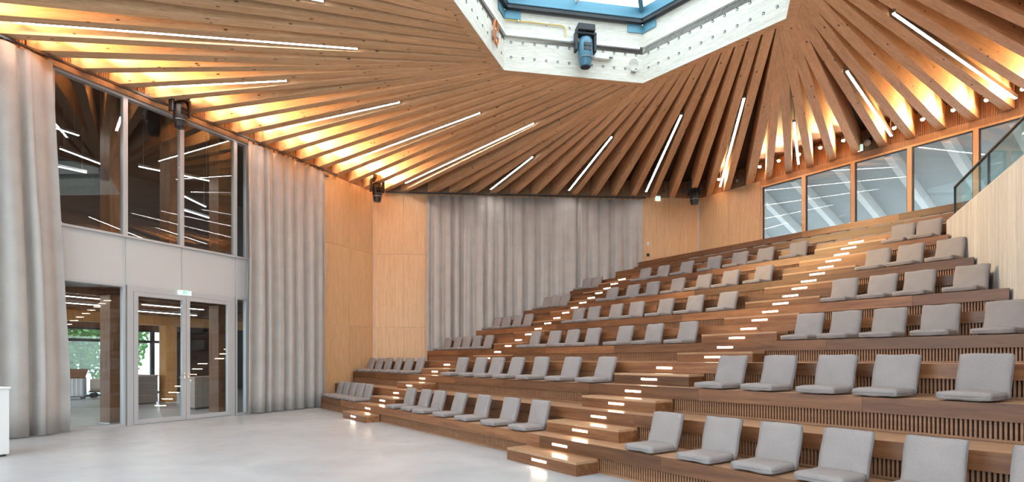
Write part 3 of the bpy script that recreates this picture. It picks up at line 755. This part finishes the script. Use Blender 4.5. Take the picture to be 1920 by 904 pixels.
# signs, switches
def exit_sign(p, rzd, w, h, label):
    e_ = empty('exit_sign', p, R_(rzd)); tag(e_, label, 'sign')
    MB().box(-w / 2, w / 2, -.03, 0, 0, h).build('plate', 'sign_white', e_, bevel=.004)
    g_ = MB(); y0, y1 = -.034, -.03
    g_.box(-.14 * w, .14 * w, y0, y1, .08 * h, .92 * h); g_.build('field', 'sign_green', e_)
    # running figure, arrow and doorway
    g_ = MB(); u = h
    g_.tube([(.02 * w, -.036, .76 * h), (.02 * w, -.034, .76 * h)], .07 * h, 10)
    g_.bar((.01 * w, -.0355, .66 * h), (-.02 * w, -.0355, .42 * h), .003, .10 * h)
    g_.bar((-.02 * w, -.0355, .44 * h), (-.09 * w, -.0355, .20 * h), .003, .07 * h); g_.bar((-.02 * w, -.0355, .44 * h), (.06 * w, -.0355, .30 * h), .003, .07 * h); g_.bar((.06 * w, -.0355, .32 * h), (.05 * w, -.0355, .14 * h), .003, .07 * h)
    g_.bar((0, -.0355, .62 * h), (.08 * w, -.0355, .52 * h), .003, .05 * h); g_.bar((0, -.0355, .62 * h), (-.09 * w, -.0355, .58 * h), .003, .05 * h)
    g_.build('pictogram', 'sign_white', e_)
    g_ = MB(); g_.box(-.46 * w, -.43 * w, y0, y1, .15 * h, .85 * h).box(-.46 * w, -.30 * w, y0, y1, .78 * h, .85 * h); g_.bar((-.43 * w, -.032, .8 * h), (-.24 * w, -.032, .2 * h), .004, .08 * h).box(-.38 * w, -.22 * w, y0, y1, .15 * h, .24 * h)
    g_.build('arrow', 'sign_green', e_)
    g_ = MB(); g_.box(.22 * w, .26 * w, y0, y1, .12 * h, .88 * h).box(.40 * w, .44 * w, y0, y1, .12 * h, .88 * h).box(.26 * w, .40 * w, y0, y1, .80 * h, .88 * h).box(.26 * w, .40 * w, y0, y1, .46 * h, .54 * h)
    g_.build('doorway', 'sign_green', e_)
exit_sign(FL(-4.79, -.06, 2.075), aL, .30, .095, 'glowing green and white exit sign above the double door')
exit_sign(FM(7.08, -.03, 5.0), aM, .17, .15, 'small lit exit sign beside the curtain on timber panels')
w, q, z, jk = bay_line(2, 5.5)
pS = w - dirv(aR + 90) * .10
exit_sign(V3(pS + dirv(aR) * -.13, ZW + .0), aR, .12, .17, 'small lit exit sign in the dark bay above the windows')
e_ = empty('speaker_horn', V3(pS + dirv(aR) * .04, ZW + .1), R_(aR)); tag(e_, 'small tan round loudspeaker in the dark bay above the windows', 'loudspeaker')
hm = MB(); hm.sm = True; hm.tube([(0, -.02, 0), (0, -.10, -.0), (0, -.16, -.02)], [.05, .07, .085], 16); hm.build('body', 'canvas', e_)
MB().box(-.02, .02, -.03, .08, .03, .14).build('bracket', 'black', e_)
e_ = empty('wall_switch', FM(6.83, -.022, 3.88), R_(aM)); tag(e_, 'white light switch on the timber wall beside the wide curtain', 'switch')
MB().box(-.045, .045, -.015, 0, 0, .11).build('plate', 'white', e_, bevel=.004); MB().box(-.03, .03, -.02, -.015, .02, .09).build('rocker', 'white', e_)
e_ = empty('wall_socket', FM(6.83, -.022, 3.60), R_(aM)); tag(e_, 'black square socket on the timber wall below the white switch', 'socket')
MB().box(-.05, .05, -.02, 0, 0, .10).build('plate', 'black', e_, bevel=.004); MB().tube([(0, -.022, .05), (0, -.02, .05)], .03, 12).build('inset', 'black_gloss', e_)
# plinth by the near end of the left wall
e_ = empty('white_plinth', FL(-8.4, -1.5, 0), R_(aL)); tag(e_, 'plain white plinth standing before the curtain beside the fixed pane', 'plinth')
MB().box(-.28 * H, .57 * H, -.25 * H, .28 * H, .03, .72 * H - .03).build('body', 'white', e_, bevel=.006); MB().box(-.29 * H, .58 * H, -.26 * H, .29 * H, .72 * H - .03, .72 * H).build('top', 'white', e_, bevel=.004)
MB().box(-.26 * H, .55 * H, -.23 * H, .26 * H, 0, .03).build('base', 'frame_dark', e_)

# ================================================================== FOYER BEHIND THE LEFT WALL
YF = 8.0
def fbox(name, mat, x0, x1, y0, y1, z0, z1, label=None, parent=None):
    return struct(MB().box(x0 * H, x1 * H, y0 * H, y1 * H, z0 * H, z1 * H).build(name, mat, parent, FL(0, 0, 0), R_(aL)), label)
fx0, fx1 = -11.5, 3.0
fbox('floor_foyer', 'concrete', fx0, fx1, .19, YF + .2, -.15, 0, 'grey floor of the foyer beyond the glazed wall')
fbox('ceiling_foyer', 'column', fx0, fx1, .27, YF + .2, 2.13, 2.86, 'dark timber ceiling of the foyer')
fbox('ceiling_gallery', 'dark_int', fx0, fx1, .19, YF + .2, 5.45, 5.6)
fbox('wall_gallery', 'dark_int', fx0, fx1, 5.2, 5.4, 2.86, 5.45, 'dark rear wall of the upper gallery')
fbox('wall_foyer_end', 'dark_int', fx0 - .1, fx0, .19, YF + .2, 2.0, 5.6); fbox('wall_foyer_side', 'dark_int', fx1, fx1 + .1, .19, YF + .2, -.1, 5.6)  # end wall stops high, gap added below to let daylight into the foyer
wf = wallframe(FL, aL, 'wall_foyer'); struct(wf, 'foyer outer wall with window openings towards the trees')
opens = [(-11.2, -5.0), (-4.4, -1.5), (-1.1, .5)]  # first opening is unseen; all are widened to brighten the foyer
xs_ = [fx0] + [c for o in opens for c in o] + [fx1]
for a, b_ in zip(xs_[0::2], xs_[1::2]): MB().box(a * H, b_ * H, YF * H, (YF + .2) * H, 0, 2.2 * H).build('wall_block', 'dark_int', wf)
for a, b_ in opens: MB().box(a * H, b_ * H, YF * H, (YF + .2) * H, 1.88 * H, 2.2 * H).build('lintel', 'column', wf)
w8 = wallframe(FL, aL, 'window_6'); struct(w8, 'foyer windows in dark frames looking on to trees')
for a, b_ in opens:
    nb = 2 if b_ - a > 1.2 else 1
    for q in range(nb):
        xa, xb = a + (b_ - a) * q / nb, a + (b_ - a) * (q + 1) / nb
        frame_box(w8, xa * H, xb * H, 0, 1.88 * H, .07, 'frame', 'frame_dark', YF * H + .05, YF * H + .15)
        MB().box(xa * H + .07, xb * H - .07, YF * H + .05, YF * H + .15, 1.50 * H, 1.58 * H).build('transom', 'frame_dark', w8)
        MB().box(xa * H + .07, xb * H - .07, YF * H + .09, YF * H + .10, .07, 1.88 * H - .07).build('pane', 'glass_clear', w8)
# foyer ceiling beams and lamps
fb = bpy.data.objects['ceiling_foyer']
for q in range(12):
    y = (.75 + q * .6)
    MB().box(fx0 * H, fx1 * H, y * H, (y + .10) * H, 2.02 * H, 2.13 * H).build('foyer_beam', 'column', fb)
MB().box(-8 * H, 2 * H, 4.0 * H, 4.22 * H, 1.80 * H, 2.02 * H).build('cross_beam', 'orange_column', fb)
for q, (x, y, L_) in enumerate([(-6.3, 1.1, 1.3), (-4.6, 1.4, 1.2), (-5.8, 2.3, 1.3), (-3.8, 2.9, 1.3), (-5.0, 4.7, 1.2), (-2.6, 5.4, 1.3), (-3.6, 6.4, 1.2)]):
    e_ = empty('foyer_lamp', FL(x, y, 2.0), R_(aL)); tag(e_, 'slim linear ceiling lamp between the dark beams of the foyer', 'lamp', 'linear lamps of the foyer ceiling')
    MB().box(0, L_ * H, -.025, .025, .0, .06).build('housing', 'steel', e_); MB().box(.01, L_ * H - .01, -.02, .02, -.006, 0).build('diffuser', 'led', e_)
    MB().tube([(.1, 0, .06), (.1, 0, .17)], .005, 6).build('hanger', 'steel', e_); MB().tube([(L_ * H - .1, 0, .06), (L_ * H - .1, 0, .17)], .005, 6).build('hanger', 'steel', e_)
for q, (x, y, z, L_, da) in enumerate([(-7.0, 1.6, 4.75, 1.5, 0), (-5.4, 2.4, 4.7, 1.3, 15), (-4.6, 1.5, 4.5, 1.2, -20), (-3.4, 2.6, 4.6, 1.5, 25), (-6.2, 3.4, 4.6, 1.6, -12), (-2.4, 3.6, 4.5, 1.5, 10)]):
    e_ = empty('gallery_lamp', FL(x, y, z), R_(aL + da)); tag(e_, 'slim linear lamp hanging in the dark upper gallery behind the windows', 'lamp', 'linear lamps of the upper gallery')
    MB().box(0, L_ * H, -.025, .025, .0, .06).build('housing', 'steel', e_); MB().box(.01, L_ * H - .01, -.02, .02, -.006, 0).build('diffuser', 'led', e_)
    for x_ in (.1, L_ * H - .1): MB().tube([(x_, 0, .06), (x_, 0, (5.45 - z) * H)], .005, 6).build('hanger', 'steel', e_)
# timber columns
def column(x, y, z0, z1, wd, mat, label, zc=None):
    e_ = empty('timber_column', FL(x, y, z0), R_(aL)); tag(e_, label, 'column'); h2 = (z1 - z0) * H; w_ = wd * H / 2
    MB().box(-w_, w_, -w_, w_, .02, h2).build('shaft', mat, e_, bevel=.008); MB().box(-w_ - .01, w_ + .01, -w_ - .01, w_ + .01, 0, .02).build('foot_plate', 'steel', e_)
column(-5.50, .62, 0, 2.02, .27, 'column', 'dark timber column inside the foyer behind the fixed pane')
column(-3.62, .62, 0, 2.02, .27, 'column', 'dark timber column inside the foyer behind the door leaf nearest the curtain')
column(-2.46, 3.98, 0, 1.80, .26, 'orange_column', 'orange timber column beside the foyer counter')
for x, lb in ((-5.50, 'first'), (-4.55, 'second'), (-3.62, 'third')): column(x, .62, 2.86, 5.45, .27, 'column', '%s dark timber column of upper gallery, counted from the near curtain' % lb)
def counter(x0, x1, y0, y1, h, m1, label):
    e_ = empty('reception_counter', FL(x0, y0, 0), R_(aL)); tag(e_, label, 'counter'); w_, d_ = (x1 - x0) * H, (y1 - y0) * H
    MB().box(0, w_, 0, d_, .06, h * H - .04).build('body', m1, e_); MB().box(.03, w_ - .03, .03, d_ - .03, 0, .06).build('base', 'frame_dark', e_)
    MB().box(-.02, w_ + .02, -.02, d_ + .02, h * H - .04, h * H).build('worktop', 'counter', e_, bevel=.005)
    for q in range(1, 4): MB().box(w_ * q / 4 - .003, w_ * q / 4 + .003, -.004, 0, .06, h * H - .04).build('joint', 'counter_dark', e_)
counter(-3.55, -2.75, 3.9, 4.6, .66, 'counter_dark', 'brown reception counter in the foyer beside the orange column')
counter(-3.45, -2.75, 1.6, 2.05, .66, 'counter', 'beige reception counter in the foyer behind the door leaf nearest the curtain')
# cart with a canvas bundle, toy-like wooden wagon at the foyer window
e_ = empty('wheeled_cart', FL(-2.0, 7.35, 0), R_(aL - 40)); tag(e_, 'low wheeled cart carrying a pale canvas bundle at the foyer window', 'cart')
MB().box(-.42, .42, -.25, .25, .20, .25).build('deck', 'column', e_)
for sx in (-.33, .33):
    for sy in (-.2, .2): MB().tube([(sx, sy - .02, .09), (sx, sy + .02, .09)], .09, 14).build('wheel', 'black', e_); MB().box(sx - .015, sx + .015, sy - .01, sy + .01, .09, .2).build('fork', 'steel', e_)
bm_ = pad_mesh('bundle', .8, .5, .42, 77, 'canvas'); link('bundle', bm_, e_, (0, 0, .46))
e_ = empty('slatted_stand', FL(-2.75, 7.3, 0), R_(aL - 40)); tag(e_, 'grey slatted stand with a sloping dark brown hood beside the cart', 'stand')
MB().box(-.3, .3, -.22, .22, .10, .75).build('body', 'frame', e_)
for q in range(5): MB().box(-.26 + q * .12, -.21 + q * .12, -.24, -.22, .14, .71).build('slat', 'white', e_)
MB().prism([(-.36, -.0), (.36, -.0), (.36, .04), (-.36, .04)], 0, .5).build('hood', 'column', e_, (0, -.26, .75)).rotation_euler = (R_(-55), 0, 0)
for sx in (-.25, .25): MB().box(sx - .03, sx + .03, -.2, .2, 0, .10).build('foot', 'frame_dark', e_)

# ================================================================== OUTSIDE
gz = MB().box(-90, 90, -70, 110, -.6, -.25).build('ground', 'asphalt'); struct(gz, 'pale paving outside')
def tree(p, hgt, rad, seed, label):
    rnd = random.Random(seed); e_ = empty('tree', p); tag(e_, label, 'tree', 'trees outside the foyer windows')
    mb = MB(); mb.tube([(0, 0, 0), (.05, .02, hgt * .3), (-.05, .0, hgt * .55), (.05, .05, hgt * .85)], [.16, .13, .09, .03], 8)
    for q in range(5):
        a = rnd.uniform(0, 6.28); z = hgt * rnd.uniform(.3, .6); mb.tube([(0, 0, z), (math.cos(a) * rad * .35, math.sin(a) * rad * .35, z + .5), (math.cos(a) * rad * .6, math.sin(a) * rad * .6, z + 1.1)], [.06, .04, .015], 6)
    mb.build('trunk', 'trunk', e_)
    fo = MB()
    for q in range(3000):
        u, v_, w_ = rnd.gauss(0, 1), rnd.gauss(0, 1), rnd.gauss(0, 1); l = math.sqrt(u * u + v_ * v_ + w_ * w_); r = rnd.uniform(.35, 1) ** .5
        c = Vector((u / l * rad * r, v_ / l * rad * r, hgt * .52 + w_ / l * hgt * .46 * r)); a = Vector((rnd.uniform(-1, 1), rnd.uniform(-1, 1), rnd.uniform(-1, 1))).normalized(); b2 = a.orthogonal().normalized(); s_ = rnd.uniform(.09, .17)
        fo.poly([c - a * s_, c + b2 * s_ * .5, c + a * s_, c - b2 * s_ * .5])
    stuff(fo.build('foliage', 'leaf', e_))
for q, (x, y, h_, r_, lb) in enumerate([(-4.6, 12.5, 5.5, 1.5, 'broad green tree outside the widest foyer window'), (-2.9, 14.6, 6.5, 1.6, 'tall green tree straight beyond the cart'), (-.9, 12.2, 5.0, 1.6, 'rounded green tree outside the narrow foyer window'), (1.6, 13.6, 6.0, 1.6, 'green tree partly behind the foyer side wall'), (-8.0, 13, 6.0, 2.3, 'green tree standing beyond the near foyer window'), (-6.4, 18, 7.5, 2.6, 'large far tree glimpsed between the two nearest trees'), (-1.8, 18.5, 8, 2.6, 'large far tree behind the rounded green tree'), (2.4, 18.5, 8, 2.6, 'large far tree behind the foyer side wall')]):
    p = FL(x, y, 0); p.z = -.25; tree(p, h_, r_, 50 + q, lb)
e_ = empty('sign_post', FL(-2.15, 10.2, 0) + Vector((0, 0, -.25)), R_(aL)); tag(e_, 'small white square sign on a post outside the foyer', 'sign')
MB().tube([(0, 0, 0), (0, 0, 1.75)], .03, 8).build('post', 'steel', e_); MB().box(-.19, .19, -.05, -.03, 1.35, 1.75).build('plate', 'white', e_)
# eaves outside the ribbon windows
ev = struct(empty('ceiling_eaves', FR(0, .2, 0), R_(aR)), 'grey eaves with white rafters outside the ribbon windows')
TL, DR = 4.2, .41
z0 = 5.02
MB().quad8([(0, .0, (z0 + .12) * H), (11 * H, 0, (z0 + .12) * H), (11 * H, TL * H, (z0 + .12 - DR * TL) * H), (0, TL * H, (z0 + .12 - DR * TL) * H)] + [(0, .0, (z0 + .2) * H), (11 * H, 0, (z0 + .2) * H), (11 * H, TL * H, (z0 + .2 - DR * TL) * H), (0, TL * H, (z0 + .2 - DR * TL) * H)]).build('deck', 'roof_grey', ev)
for k in range(0, 20):
    x = (1.42 + .468 * 2 * (k - 1)) * H
    if 0 < x < 11 * H:
        MB().bar((x, 0, z0 * H), (x, TL * H, (z0 - DR * TL) * H), .17, .30).build('rafter', 'strut_white', ev)
